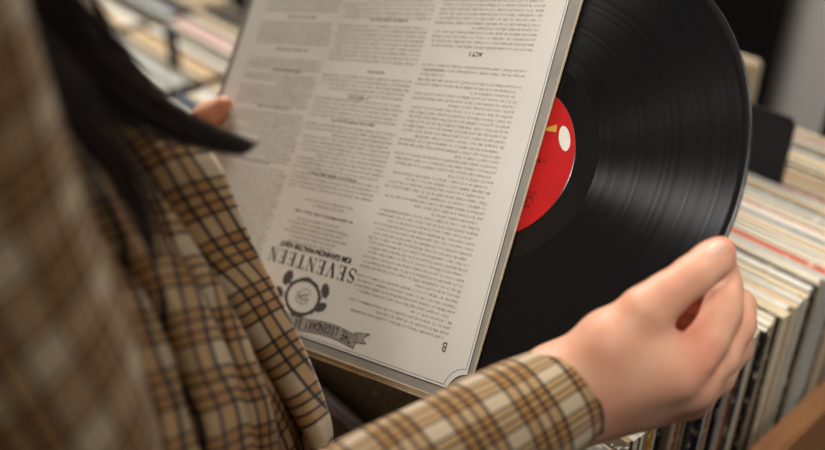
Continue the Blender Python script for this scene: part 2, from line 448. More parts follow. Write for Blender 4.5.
while sum(s[1] + .0006 for s in seq) < .525:
    c = far_cols[len(seq) % len(far_cols)] if random.random() < .75 else random.choice(far_cols)
    seq.append((c, random.choice([.003, .004, .005, .006, .007, .008])))
used = {}
for i, (c, t) in enumerate(seq):
    t = round(t, 3)
    yj = random.uniform(-.003, .006); zj = 0
    o = place_record(x, t, .214 + yj, BASE + .0005 + zj, c, random.uniform(.0, .004), random.uniform(-.002, .002), i < 62)
    x += t + .0006
    prev = seq[i - 1] if i else None; nxt = seq[i + 1] if i + 1 < len(seq) else None
    if i == 0: lab = 'grey patterned record cover, first in the near bin, against its end board'
    elif nxt is None: lab = seen_from(c, t) + ' record cover standing last, farthest back in the near bin'
    else: lab = '%s record cover between a %s one in front and a %s one behind, near bin' % (seen_from(c, t), seen_from(*prev), seen_from(*nxt))
    where = 'front third' if i < 22 else ('middle' if i < 50 else 'far end')
    k = lab
    if k in used:
        lab = lab.replace(', near bin', ', %s of near bin' % where)
        prev2 = seq[i - 2][0]
        if lab in used: lab = lab + ', after ' + prev2
    used[lab] = 1
    tag(o, ' '.join(lab.split()[:16]), 'record cover', 'record covers in the near bin')
def row(y, z, x0, x1, cols, tmin, tmax, place, grp, fixed=None):
    x = x0; n = 0; prev = None
    items = []
    while x < x1:
        c = random.choice(cols); 
        if c == prev and random.random() < .6: c = random.choice(cols)
        t = random.randint(int(tmin * 1000), int(tmax * 1000)) / 1000
        if fixed:
            for xa, xb, cc in fixed:
                if xa <= x + t / 2 < xb: c = cc
        o = place_record(x, t, y + random.uniform(-.003, .006), z, c, random.uniform(0, .004), random.uniform(-.002, .002), False)
        items.append((o, c, t)); x += t + .0008; prev = c
    for i, (o, c, t) in enumerate(items):
        a = items[i - 1][1] if i else None; b = items[i + 1][1] if i + 1 < len(items) else None
        if a is None: lab = '%s record cover, first one of %s' % (c, place)
        elif b is None: lab = '%s record cover, last one of %s' % (c, place)
        else: lab = '%s record cover between %s and %s ones in %s' % (c, a, b, place)
        tag(o, ' '.join(lab.split()[:16]), 'record cover', grp)
row(.572, BASE + .0005, .354, .885, far_cols + ['brown', 'slate', 'tan'], .006, .011, 'second row behind the near one', 'record covers in the second row')
mix2 = ['white', 'pale grey', 'pale grey', 'cream', 'beige', 'white', 'pale blue', 'brown', 'black', 'tan', 'slate', 'grey', 'brown', 'cream']
FX = [(.60, .635, 'pale blue'), (.635, .655, 'white'), (.655, .665, 'brown'), (.665, .70, 'pale grey'), (.715, .74, 'cream'), (.74, .755, 'tan'), (.765, .80, 'white'), (.81, .835, 'white'), (.838, .858, 'red')]
row(1.382, BASE2 + .0005, .60, 1.55, mix2, .010, .020, 'front row across the aisle', 'record covers in front row across the aisle', FX)
row(1.729, BASE2 + .0005, .60, 1.55, mix2, .010, .020, 'back row across the aisle', 'record covers in back row across the aisle', FX[:-1])

# divider cards standing above the covers
def card(x, y0, y1, z0, z1, mat, label):
    bm = boxes((-.001, .001, 0, y1 - y0, z0 - z1, 0))
    bmesh.ops.bevel(bm, geom=[e for e in bm.edges if abs(e.verts[0].co.x - e.verts[1].co.x) > .001], offset=.004, segments=3, affect='EDGES')
    o = obj('divider_card', bm, mat); o.location = (x, y0, z1); tag(o, label, 'divider card', 'divider cards'); return o
card(.7595, .322, .520, TOP - .25, TOP + .062, M['black_card'], 'black divider card standing above the covers just right of the black disc')
card(.895, .270, .352, TOP - .25, TOP + .055, M['black_card'], 'small black divider card at the right edge, far end of near bin')
card(.3525, .60, .86, TOP - .20, TOP + .01, M['slate_card'], 'slate blue divider card by the hair tip, left end of second row')
card(.725, 1.455, 1.50, TOP2 - .2, TOP2 + .07, M['slate_card'], 'dark slate divider card standing upright in the bin across the aisle')
card(.98, 1.62, 1.68, TOP2 - .2, TOP2 + .06, M['black_card'], 'black divider card at the top of the photo beside the sleeve edge')
o = obj('storage_box', boxes((.927, .941, .452, .62, .0, 1.032)), M['cream_paint'])
bm = bmesh.new(); bm.from_mesh(o.data); bmesh.ops.bevel(bm, geom=bm.edges[:], offset=.004, segments=3, affect='EDGES'); bm.to_mesh(o.data); bm.free()
tag(o, 'pale cream upright board behind the disc, at the far end of the near bin', 'board'); o.name = 'upright_board'
# tall black panel on the right wall
cb = empty('wall_panel', loc=(2.20, 1.065, 0)); tag(cb, 'tall black panel against the light grey wall at top right', 'panel')
obj('panel_board', boxes((0.01, .05, 0, 1.6, .08, 2.2)), M['black_paint'], cb)
obj('frame', boxes((0, .05, -.02, 0, 0, 2.22), (0, .05, 1.6, 1.62, 0, 2.22), (0, .05, 0, 1.6, 2.2, 2.22), (0, .05, 0, 1.6, 0, .08)), M['black_paint'], cb)
# ================================================================== THE SLEEVE AND DISC
Rf = [[-0.757191415045599, 0.28838043278995973, 0.5860869278230987], [-0.16516653994800695, -0.9526358376508459, 0.25535264812582914], [0.6319661186035577, 0.09654888299273909, 0.7689584762066208]]
Tf = (.0295909, .1050656, .5234186)
U = dirw(*[Rf[i][0] for i in range(3)]); Vv = dirw(*[Rf[i][1] for i in range(3)]); N = dirw(*[Rf[i][2] for i in range(3)])
def frame(origin):
    m = Matrix((U, -Vv, -N)).transposed().to_4x4(); m.translation = origin; return m
SO = W(*Tf)
SM = frame(SO)           # page frame: x right on the page, y up on the page, z out of the page
def PG(x, y, z): return SM @ Vector((x / 1000, y / 1000, z / 1000))
sl = empty('album_sleeve', SM)
tag(sl, 'worn cream album sleeve with columns of small print, held upside down in front', 'album sleeve')
mm = .001
# cardboard: two panels joined at the page left, bottom and right... open where the disc comes out
def sheet(x0, x1, y0, y1, z0, z1, bow=0.0, n=24):
    bm = bmesh.new(); top = []; bot = []
    for i in range(n + 1):
        a, b = [], []
        for j in range(n + 1):
            xx = x0 + (x1 - x0) * i / n; yy = y0 + (y1 - y0) * j / n
            a.append(bm.verts.new((xx, yy, z1))); b.append(bm.verts.new((xx, yy, z0)))
        top.append(a); bot.append(b)
    for i in range(n):
        for j in range(n):
            bm.faces.new((top[i][j], top[i + 1][j], top[i + 1][j + 1], top[i][j + 1]))
            bm.faces.new((bot[i][j], bot[i][j + 1], bot[i + 1][j + 1], bot[i + 1][j]))
    for i in range(n):
        bm.faces.new((top[i][0], bot[i][0], bot[i + 1][0], top[i + 1][0])); bm.faces.new((top[i][n], top[i + 1][n], bot[i + 1][n], bot[i][n]))
        bm.faces.new((top[0][i], top[0][i + 1], bot[0][i + 1], bot[0][i])); bm.faces.new((top[n][i], bot[n][i], bot[n][i + 1], top[n][i + 1]))
    # frayed edge at the corner
    for v in bm.verts:
        if v.co.y > y1 - .0001: v.co.y += random.uniform(-.0004, .0004)
        if v.co.x < x0 + .0001: v.co.x += random.uniform(-.0003, .0003)
    bmesh.ops.recalc_face_normals(bm, faces=bm.faces[:])
    return bm
obj('front_panel', sheet(0, .314, -.314, 0, -.0009, 0), M['grey_ink'], sl)
obj('back_panel', sheet(0, .314, -.314, .0046, -.0062, -.0053), M['card_edge'], sl)
obj('spine_edge', sheet(.3125, .3145, -.314, 0, -.0053, -.0009, n=4), M['card_edge'], sl)
obj('folded_edge', sheet(.0, .3125, -.0012, .0044, -.0053, -.0016, n=40), M['card_edge'], sl)
# thin raw-card rim just outside the printed face
obj('raw_rim', boxes((-.0006, .0, -.314, 0, -.0012, .0002), (0, .314, -.0001, .0007, -.0012, .0002)), M['card_edge'], sl)
# the cream printed page with concave corners
def page_outline(l, r, t, b, rad, skew=0):
    pts = []
    def arc(cx, cy, a0, a1):
        for k in range(13):
            a = math.radians(a0 + (a1 - a0) * k / 12); pts.append((cx + rad * math.cos(a), cy + rad * math.sin(a)))
    arc(l - .0015, t + .0015, 0 - 6, -90 + 6)     # top-left concave
    # go down the left edge
    arc(l - .0015, b - .0015, 90 - 6, 0 + 6)
    arc(r + .0015, b - .0015, 180 - 6, 90 + 6)
    arc(r + .0015, t + .0015, 270 - 6, 180 + 6)
    return pts
def skewed(pts):   # left border widens towards the page foot
    return [(x + (-y - .02) * .022 * (1 - x / .314), y) for x, y in pts]
LEFT, RIGHT, TOPY, BOT = .0034, .3085, -.0062, -.309
obj('printed_page', slab(skewed(page_outline(LEFT, RIGHT, TOPY, BOT, .0125)), .0, .00012), M['card'], sl)
def ring(pts, w, z):
    rc = []
    n = len(pts)
    for i in range(n): rc.append((*pts[i], *pts[(i + 1) % n], w))
    return quads(rc, 0, z)
p1 = skewed(page_outline(LEFT, RIGHT, TOPY, BOT, .0125)); p2 = skewed(page_outline(LEFT + .0016, RIGHT - .0016, TOPY - .0016, BOT + .0016, .0141))
obj('border_rule', merge('r', [(ring(p1, .0005, .00018), Matrix()), (ring(p2, .00028, .00018), Matrix())]), M['ink'], sl)

# small type: letter-like strokes in words and lines, too small to read
def type_block(x0, x1, ys, lh=.0014, ragged=.15, centre=False, indent=0, drop=None):
    rc = []
    for li, y in enumerate(ys):
        a, b = x0, x1
        if centre:
            wd = (x1 - x0) * random.uniform(.55, .98); mid = (x0 + x1) / 2; a, b = mid - wd / 2, mid + wd / 2
        elif random.random() < .12: b = x0 + (x1 - x0) * random.uniform(.35, .9)
        x = a + (random.choice([0, 0, 0, .003]))
        while x < b - .002:
            nl = random.choice([1, 2, 3, 3, 4, 5, 6, 7, 8, 9])
            for _ in range(nl):
                if x > b: break
                k = random.random(); h = lh * (1.45 if random.random() < .25 else 1.0); d = -lh * .4 if random.random() < .1 else 0
                w = .00038
                rc.append((x, y + d, x, y + h, w))
                if k < .7:
                    rc.append((x, y + lh * random.choice([.12, .5, .9]), x + .00072, y + lh * random.choice([.12, .5, .9]), w * .8))
                    if k < .4: rc.append((x + .0006, y, x + .0006, y + lh, w * .9))
                x += .00118
            x += .0009
    return rc
pitch = .0033
def ys(a, b): return list(np.arange(a, b, -pitch))
body, bold = [], []
C1, C2, C3 = (.0245, .1085), (.1135, .2005), (.2050, .2900)
# column one (page left)
for a, b in ((-.0345, -.199), (-.2035, -.209), (-.221, -.306)): body += type_block(*C1, ys(a, b))
body += type_block(.100 - .012, C1[1], ys(-.2, -.2034)) 
# column two: credits centred, then text
body += type_block(C2[0] + .010, C2[1] - .006, ys(-.0685, -.088), centre=True)
bold.append(type_block(C2[0] + .012, C2[1] - .012, [-.0905], centre=True))
body += type_block(C2[0] + .016, C2[1] - .020, ys(-.0965, -.103), centre=True)
body += type_block(*C2, ys(-.108, -.1185))
bold.append(type_block(C2[0] + .022, C2[1] - .014, [-.1195]))
for a, b in ((-.1225, -.158), (-.1625, -.176), (-.1805, -.1965), (-.2065, -.236), (-.240, -.268), (-.272, -.306)): body += type_block(*C2, ys(a, b))
for y in (-.1600, -.1782, -.1985, -.238, -.270): bold.append(type_block(C2[0] + random.uniform(.02, .035), C2[1] - random.uniform(.02, .035), [y]))
# column three
for a, b in ((-.030, -.118), (-.1225, -.162), (-.1665, -.192), (-.196, -.2045), (-.217, -.2345), (-.244, -.306)): body += type_block(*C3, ys(a, b))
for y in (-.120, -.164, -.194, -.2115, -.2385): bold.append(type_block(C3[0] + .02, C3[1] - .03, [y]))
tt = obj('small_print', quads(body, 0, .00022), M['type_ink'], sl); tt['label'] = 'columns of tiny grey print'
for b_ in bold: obj('subheading', quads(b_, 0, .00022), M['bold_ink'], sl)
obj('section_heading', merge('a', [(text_mesh('ACT I', .0042, .00008), Matrix.Translation((.0665, -.2168, .00022)))]), M['ink'], sl)
obj('drop_capital', merge('a', [(text_mesh('B', .0085, 0, .8), Matrix.Translation((.0245, -.0318, .00022)))]), M['bold_ink'], sl)

# headline letters: thick-and-thin capitals with serifs
def letter(ch, h=1.0):
    """strokes (x0,y0,x1,y1,w) in a cell of height 1; returns width"""
    T, t, s = .17, .05, .045
    if ch == 'E': return [(.2, 0, .2, 1, T), (.02, s / 2, .62, s / 2, s), (.02, 1 - s / 2, .6, 1 - s / 2, s), (.2, .52, .48, .52, t), (.6, 0, .6, .24, t), (.58, .78, .58, 1, t), (.48, .42, .48, .62, t)], .72
    if ch == 'V': return [(.14, 1, .42, 0, T), (.42, 0, .66, 1, t), (0, 1 - s / 2, .3, 1 - s / 2, s), (.54, 1 - s / 2, .8, 1 - s / 2, s)], .80
    if ch == 'N': return [(.14, 0, .14, 1, t), (.14, 1, .62, 0, T), (.64, 0, .64, 1, t), (0, s / 2, .28, s / 2, s), (.52, 1 - s / 2, .78, 1 - s / 2, s), (0, 1 - s / 2, .2, 1 - s / 2, s)], .82
    if ch == 'T': return [(.34, 0, .34, 1, T), (.02, 1 - s / 2, .66, 1 - s / 2, s), (.2, s / 2, .48, s / 2, s), (.03, .76, .03, 1, t), (.65, .76, .65, 1, t)], .72
    if ch == 'S':
        r = []; pts = []
        for k in range(13): a = math.radians(20 + 250 * k / 12); pts.append((.3 + .2 * math.cos(a), .75 + .22 * math.sin(a)))
        for k in range(13): a = math.radians(90 - 250 * k / 12); pts.append((.3 + .23 * math.cos(a), .27 + .25 * math.sin(a)))
        for i in range(len(pts) - 1):
            mid = abs((pts[i][1] + pts[i + 1][1]) / 2 - .5); w = .17 if mid < .2 else .07
            r.append((*pts[i], *pts[i + 1], w))
        r.append((.5, .72, .5, .95, t)); r.append((.06, .02, .06, .3, t)); return r, .64
hl = []; xx = 0
for ch in 'SEVENTEEN':
    st, wd = letter(ch); hl += [(a + xx, b, c + xx, d, w) for a, b, c, d, w in st]; xx += wd + .11
# page: SEVENTEEN runs from x=110 to x=198 mm, 8.6 mm tall
kx, ky = .0885 / xx, .0100
hl = [(.1100 + a * kx, -.0600 + b * ky, .1100 + c * kx, -.0600 + d * ky, w * (kx if abs(a - c) < .3 * abs(b - d) else ky)) for a, b, c, d, w in hl]
h = obj('headline', quads(hl, 0, .00025), M['ink'], sl); h['label'] = 'bold serif headline SEVENTEEN'
m_ = text_mesh('KIM GANNON\u00b7WALTER KENT', .0054, .00016, .98); obj('byline', merge('b', [(m_, Matrix.Translation((.1535, -.0662, .00022)))]), M['ink'], sl)

# emblem: round medallion with leafy shoulders, drawing inside, ribbon above
EX, EY = .1515, -.0318
em = []
def blob(cx, cy, pts): return [(cx + a / 1000, cy + b / 1000) for a, b in pts]
bmR = bmesh.new(); nseg = 144; vo, vi = [], []
for k in range(nseg):
    a = 2 * PI * k / nseg; ro = .0146 + .0003 * math.sin(8 * a) + .0002 * math.sin(19 * a); ri = .0109
    vo.append(bmR.verts.new((EX + ro * math.cos(a) * 1.20, EY + ro * math.sin(a) * .91, .0002))); vi.append(bmR.verts.new((EX + ri * math.cos(a) * 1.33, EY + ri * math.sin(a) * .98, .0002)))
for k in range(nseg): q = (k + 1) % nseg; bmR.faces.new((vo[k], vo[q], vi[q], vi[k]))
emb = obj('emblem', bmR, M['bold_ink'], sl); emb['label'] = 'round leafy medallion emblem'
def leafy(cx, cy, rx, ry, seed, rot=0):
    rr = random.Random(seed); pts = []
    for k in range(64):
        a = 2 * PI * k / 64; r = 1.08 + .16 * abs(math.sin(3.5 * a + seed)) - .10 + .03 * rr.uniform(-1, 1)
        x_, y_ = rx * r * math.cos(a), ry * r * math.sin(a)
        pts.append((cx + x_ * math.cos(rot) - y_ * math.sin(rot), cy + x_ * math.sin(rot) + y_ * math.cos(rot)))
    return slab(pts, .0001, .00021)
for (cx_, cy_, rx_, ry_, sd, ro_) in ((EX - .0195, EY + .0030, .0050, .0028, 1, .5), (EX - .0190, EY - .0085, .0034, .0048, 2, .5), (EX + .0235, EY + .0015, .0046, .0030, 3, -.5),
                                    (EX + .0195, EY - .0100, .0040, .0052, 4, -.4), (EX, EY + .0132, .0058, .0022, 5, 0), (EX, EY - .0125, .0040, .0015, 6, 0)):
    obj('scroll_leaf', leafy(cx_, cy_, rx_, ry_, sd, ro_), M['bold_ink'], emb)
dr = []
rr = random.Random(4)
for (pts, w) in (([(-7, 1), (-4, 4), (0, 5), (5, 3.5), (7, 0)], .35), ([(-6, 0), (-2, 2), (3, 1), (6, -3)], .5), ([(-5, -3), (-1, -1), (4, 0)], .6), ([(-7, -2), (-6, -5), (-2, -6), (3, -5)], .35), ([(2, -4), (5, -1), (4, 3)], .4), ([(-3, 3), (-4, -3)], .3), ([(0, 5), (1, 0), (-1, -4)], .35)):
    for i in range(len(pts) - 1): dr.append((EX + pts[i][0] / 1000, EY + pts[i][1] / 1000, EX + pts[i + 1][0] / 1000, EY + pts[i + 1][1] / 1000, w / 1000))
obj('line_drawing', quads(dr, 0, .00022), M['ink'], emb)
def ribbon_y(x): return -.0150 + .0014 * math.sin((x - .135) * 88)
def ribbon(x0, x1, hw, n=40):
    bm = bmesh.new(); a, b = [], []
    for i in range(n + 1):
        x_ = x0 + (x1 - x0) * i / n; y_ = ribbon_y(x_); a.append(bm.verts.new((x_, y_ + hw, .00026))); b.append(bm.verts.new((x_, y_ - hw, .00026)))
    for i in range(n): bm.faces.new((b[i], b[i + 1], a[i + 1], a[i]))
    return bm
rb = obj('ribbon_banner', ribbon(.0935, .2095, .0042), M['mid_ink'], sl)
rb['label'] = 'wavy ribbon banner over the emblem'
ed = []
for i in range(40):
    x_, x2 = .0935 + .116 * i / 40, .0935 + .116 * (i + 1) / 40
    for s in (-1, 1): ed.append((x_, ribbon_y(x_) + s * .0042, x2, ribbon_y(x2) + s * .0042, .0004))
ed.append((.0935, ribbon_y(.0935) - .0042, .0935, ribbon_y(.0935) + .0042, .0005))
obj('ribbon_outline', quads(ed, 0, .0003), M['ink'], rb)
for sgn, bx in ((-1, .0960), (1, .2070)):
    y_ = ribbon_y(bx)
    pts = [(bx, y_ + .001), (bx + sgn * .0115, y_ - .001), (bx + sgn * .0075, y_ - .0035), (bx + sgn * .0125, y_ - .0075), (bx, y_ - .0055)]
    obj('ribbon_tail', slab(pts, .0001, .00022), M['mid_ink'], rb)
    obj('tail_outline', quads([(*pts[i], *pts[(i + 1) % 5], .0004) for i in range(5)], 0, .00028), M['ink'], rb)
txt = 'THE LEGENDARY BR'; lp = []
xx = .0965
for ch in txt:
    if ch != ' ':
        me = text_mesh(ch, .0084, .00018, .55); sl_ = .0014 * 88 * math.cos((xx - .135) * 88)
        lp.append((me, Matrix.Translation((xx + .0015, ribbon_y(xx + .0015) - .0030, .00032)) @ Matrix.Rotation(math.atan(sl_), 4, 'Z')))
    xx += .0036 if ch != ' ' else .0026
obj('banner_lettering', merge('bl', lp), M['ink'], rb)
# age spots: small stains with a shape of their own
st = empty('x'); bpy.data.objects.remove(st)

# ---- the disc
DC = PG(25.55, -149.48, -2.9)
DM = frame(DC)
disc = empty('vinyl_record', DM)
tag(disc, 'black vinyl record pulled halfway out of the cream sleeve, red label', 'record')
def lathe(rows, seg=256):
    vs, fs = [], []
    for r, z in rows:
        for k in range(seg):
            a = 2 * PI * k / seg; vs.append((r * math.cos(a), r * math.sin(a), z))
    n = len(rows)
    for i in range(n - 1):
        for k in range(seg): q = (k + 1) % seg; fs.append((i * seg + k, i * seg + q, (i + 1) * seg + q, (i + 1) * seg + k))
    return from_lists('lathe', vs, fs)
gaps = [.1375, .122, .1065, .0915, .0785]
rows = [(.1460, .0004)]
r = .1460
g0, g1 = .0655, .1460
for g in gaps:
    rows += [(g + .0012, .0004), (g + .0008, .00036), (g + .0002, .00036), (g - .0002, .0004)]
rows.append((g0, .0004))
obj('grooves', lathe(rows), M['vinyl'], disc, False)
obj('rim', lathe([(.1460, .0004), (.1468, .0007), (.1495, .0009), (.1506, .0006), (.1510, 0), (.1506, -.0006), (.1495, -.0009), (.1468, -.0007), (.0036, -.0006)]), M['deadwax'], disc, True)
obj('run_out', lathe([(g0, .0004), (.0645, .0002), (.0505, .0002), (.0500, .0004)]), M['deadwax'], disc, False)
# bright turns of the run-out groove
rc = [] 
lb = obj('label', lathe([(.0500, .0004), (.0498, .00062), (.0340, .00062), (.0338, .00052), (.0165, .00052), (.0163, .00062), (.0036, .00062), (.0036, -.0006)]), M['label_red'], disc, False)
lb['label'] = 'round glossy red centre label'
# stand-in picture on the label: plain golden cone beside a plain white patch
def poly(name, pts, z, m, par): return obj(name, slab([(a / 1000, b / 1000) for a, b in pts], .0005, z), m, par)
def oval(cx_, cy_, rx_, ry_, rot, n=28):
    return [(cx_ + rx_ * math.cos(t) * math.cos(rot) - ry_ * math.sin(t) * math.sin(rot), cy_ + rx_ * math.cos(t) * math.sin(rot) + ry_ * math.sin(t) * math.cos(rot)) for t in [2 * PI * k / n for k in range(n)]]
w1 = poly('white_patch', oval(-39.8, -17.6, 8.2, 3.6, math.radians(116)), .00072, M['label_white'], lb); w1['label'] = 'plain white upright oval'
g1_ = poly('gold_cone', [(-32.2, -25.6), (-33.0, -20.8), (-27, -21.0), (-20, -20.0), (-18, -20.6), (-25, -22.6)], .00072, M['label_gold'], lb); g1_['label'] = 'plain golden cone shape'
lt = []
def label_line(xa, ya, n, step=(-1.35, -.25), hh=1.9):
    for k in range(n):
        if random.random() < .14: continue
        x_, y_ = xa + k * step[0], ya + k * step[1]
        lt.append((x_ / 1000, y_ / 1000, (x_ + .3) / 1000, (y_ - hh) / 1000, .00045))
        if random.random() < .6: lt.append(((x_) / 1000, y_ / 1000, (x_ - .8) / 1000, (y_ - random.choice([0, .8, 1.7])) / 1000, .00035))
label_line(-13, 1.8, 14, hh=2.4)
label_line(-26, 19.5, 5); label_line(-24.5, 22.5, 6); label_line(-23, 25.5, 7); label_line(-22.5, 28.5, 6)
label_line(16, 2, 14, hh=2.4); label_line(20, 20, 20)
obj('label_print', quads(lt, 0, .00075), M['label_ink'], lb)

# ================================================================== THE PERSON
pc = V(-.20, .39, 1.42); person = None
def poly_d(X, Y, Z, chain, k=.01):
    """chain of (point, radius) joined"""
    ds = [capsd(X, Y, Z, chain[i][0], chain[i + 1][0], chain[i][1], chain[i + 1][1]) for i in range(len(chain) - 1)]
    return smin(ds, k) if len(ds) > 1 else ds[0]
# ---- right hand (camera sees its thumb side)
def mmr(v): return v * .001
Hd = dict(
    thumb=[(P(588, 376, .452), 14.5), (P(612, 346, .447), 15), (P(646, 312, .440), 12.2), (P(668, 293.5, .439), 9.6), (P(693, 276, .440), 9.2), (P(712, 261, .444), 9.0), (P(721, 251, .4475), 7.4)],
    index=[(P(590, 390, .452), 14.5), (P(672, 372, .440), 13.2), (P(692, 358, .441), 10.4), (P(708, 340, .445), 9.2), (P(720, 316, .450), 8.4), (P(724, 303, .454), 8.0), (P(725, 284, .463), 7.6), (P(723, 264, .471), 7.0)],
    middle=[(P(592, 402, .460), 14), (P(688, 382, .452), 12.6), (P(716, 356, .458), 10.6), (P(735, 324, .466), 9.6), (P(737, 306, .474), 8.6), (P(716, 296, .482), 7.6), (P(697, 303, .4785), 7.0)],
    ring=[(P(594, 408, .466), 12), (P(686, 392, .466), 12.0), (P(712, 374, .474), 10.6), (P(733, 347, .484), 9.2), (P(737, 324, .492), 8.2), (P(712, 314, .494), 7.2), (P(686, 318, .490), 6.8)],
    little=[(P(594, 408, .470), 11), (P(668, 393, .484), 11.5), (P(696, 378, .494), 9.2), (P(716, 356, .502), 8.0), (P(718, 338, .506), 7.0), (P(678, 332, .499), 6.6)])
ELB = (-.118, .180, .365)
wr = [(P(556, 377, .455), 14), (P(579, 411, .457), 14)]
def fore(X, Y, Z):
    e = W(*ELB); d = []
    w1_, w2_ = wr
    d.append(capsd(X, Y, Z, w1_[0], W(ELB[0], ELB[1] - .012, ELB[2]), .014, .034)); d.append(capsd(X, Y, Z, w2_[0], W(ELB[0], ELB[1] + .012, ELB[2]), .014, .034))
    d.append(capsd(X, Y, Z, w1_[0], P(606, 354, .450), .014, .015)); d.append(capsd(X, Y, Z, w2_[0], P(640, 400, .462), .014, .0125))
    d.append(capsd(X, Y, Z, P(571, 392, .449), P(640, 366, .444), .0165, .0155)); d.append(capsd(X, Y, Z, P(571, 392, .463), P(640, 372, .470), .0150, .014))
    d.append(capsd(X, Y, Z, P(640, 350, .446), P(678, 354, .444), .0115, .009)); d.append(capsd(X, Y, Z, P(616, 344, .4435), P(646, 342, .4415), .014, .0095))
    return smin(d, .012)
def handfield(H, base, kweb=.007):
    def f(X, Y, Z):
        parts = {k: poly_d(X, Y, Z, [(p, r_ * .001) for p, r_ in c], .006) for k, c in H.items()}
        palm = smin([base(X, Y, Z)] + [capsd(X, Y, Z, c[0][0], c[1][0], c[0][1] * .001, c[1][1] * .001) for k, c in H.items()], .011)
        out = None
        for k in parts:
            d = smin([palm, parts[k]], .0025 if k == 'index' else kweb); out = d if out is None else smin([out, d], .0012)
        return out
    return f
def bounds(pts, m):
    a = np.array([tuple(p) for p in pts]); return a.min(0) - m, a.max(0) + m
ptsH = [p for c in Hd.values() for p, r_ in c] + [P(470, 440, .44), P(560, 376, .455)]
lo, hi = bounds(ptsH, .024)
posR, facR = surfnet(handfield(Hd, fore), lo, hi, .0016); posR = relax(posR, facR, 3, .5)
tips = [c[-1][0] for c in Hd.values()] + [P(681, 330, .446), P(700, 356, .436)]
# ---- left hand behind / at the far edge of the sleeve
HL = dict(
    thumb=[(PG(340, -95, -8), 15), (PG(333, -116, 0), 13), (PG(321, -133, 6.0), 10.5), (PG(308, -146, 9.0), 9.6), (PG(300, -150, 9.3), 8.8), (PG(291, -158, 8.6), 7.4)],
    index=[(PG(345, -92, -18), 13), (PG(332, -128, -20), 11.5), (PG(312, -150, -18), 9.5), (PG(292, -160, -15.5), 8.6), (PG(272, -164, -14.5), 7.4)],
    middle=[(PG(345, -88, -24), 13), (PG(334, -108, -27), 11.5), (PG(310, -132, -20), 9.6), (PG(286, -140, -16), 8.6), (PG(262, -143, -14.5), 7.4)],
    ring=[(PG(345, -84, -24), 12), (PG(332, -92, -27), 11), (PG(310, -113, -20), 9.4), (PG(288, -120, -16), 8.4), (PG(266, -122, -14.2), 7.2)],
    little=[(PG(345, -80, -22), 12), (PG(328, -78, -24), 10.5), (PG(310, -94, -19), 8.4), (PG(292, -100, -15.5), 7.4), (PG(276, -102, -13.6), 6.4)])
ELBL = V(-.37, .53, .40)
LW = PG(356, -62, -16)
def foreL(X, Y, Z):
    return smin([capsd(X, Y, Z, LW, ELBL, .024, .036), capsd(X, Y, Z, LW, PG(338, -96, -16), .024, .017)], .01)
ptsL = [p for c in HL.values() for p, r_ in c] + [LW]
lo, hi = bounds(ptsL, .03)
posL, facL = surfnet(handfield(HL, foreL), lo, hi, .002); posL = relax(posL, facL, 2, .5)
# ---- head (above the frame)
SHR, SHL = V(-.185, .235, .06), V(-.33, .52, .09)
FD = (RT * .91 + FH * .41).normalized(); WD = Vector((-FD.y, FD.x, 0)); ZU = Vector((0, 0, 1))
mid = (SHR + SHL) / 2
hc = mid + ZU * .235 + FD * .045
hp = (FD * .90 - ZU * .36).normalized(); hu = (ZU * .93 + FD * .36).normalized(); hw = hp.cross(hu).normalized()
def Hh(f_, s_, u_): return hc + hp * f_ + hw * s_ + hu * u_
def headfield(X, Y, Z):
    d = [capsd(X, Y, Z, Hh(-.03, 0, .03), Hh(.01, 0, .03), .076, .074), capsd(X, Y, Z, Hh(.02, 0, .0), Hh(.035, 0, -.075), .058, .034), capsd(X, Y, Z, Hh(.02, -.03, -.05), Hh(.02, .03, -.05), .035, .035)]
    h_ = smin(d, .03)
    h_ = smin([h_, capsd(X, Y, Z, Hh(.080, 0, .012), Hh(.098, 0, -.018), .007, .011)], .010)         # nose
    for s_ in (-1, 1):
        h_ = smin([h_, capsd(X, Y, Z, Hh(-.005, .072 * s_, -.005), Hh(-.01, .078 * s_, .02), .010, .013)], .006)   # ears
        h_ = smin([h_, capsd(X, Y, Z, Hh(.070, .014 * s_, .026), Hh(.062, .045 * s_, .026), .010, .009)], .010)    # brows
        e = np.sqrt((X - Hh(.078, .030 * s_, .008).x) ** 2 + (Y - Hh(.078, .030 * s_, .008).y) ** 2 + (Z - Hh(.078, .030 * s_, .008).z) ** 2) - .015
        h_ = np.maximum(h_, -e)
    h_ = smin([h_, capsd(X, Y, Z, Hh(.078, -.014, -.043), Hh(.078, .014, -.043), .009, .009)], .008)       # mouth
    neck = capsd(X, Y, Z, Hh(-.02, 0, -.04), mid + ZU * .01, .052, .06)
    return smin([h_, neck], .03)
lo, hi = bounds([hc + ZU * .13, hc - ZU * .26, hc + FD * .14, hc - FD * .12, hc + WD * .11, hc - WD * .11], .01)
posN, facN = surfnet(headfield, lo, hi, .004); posN = relax(posN, facN, 2, .5)
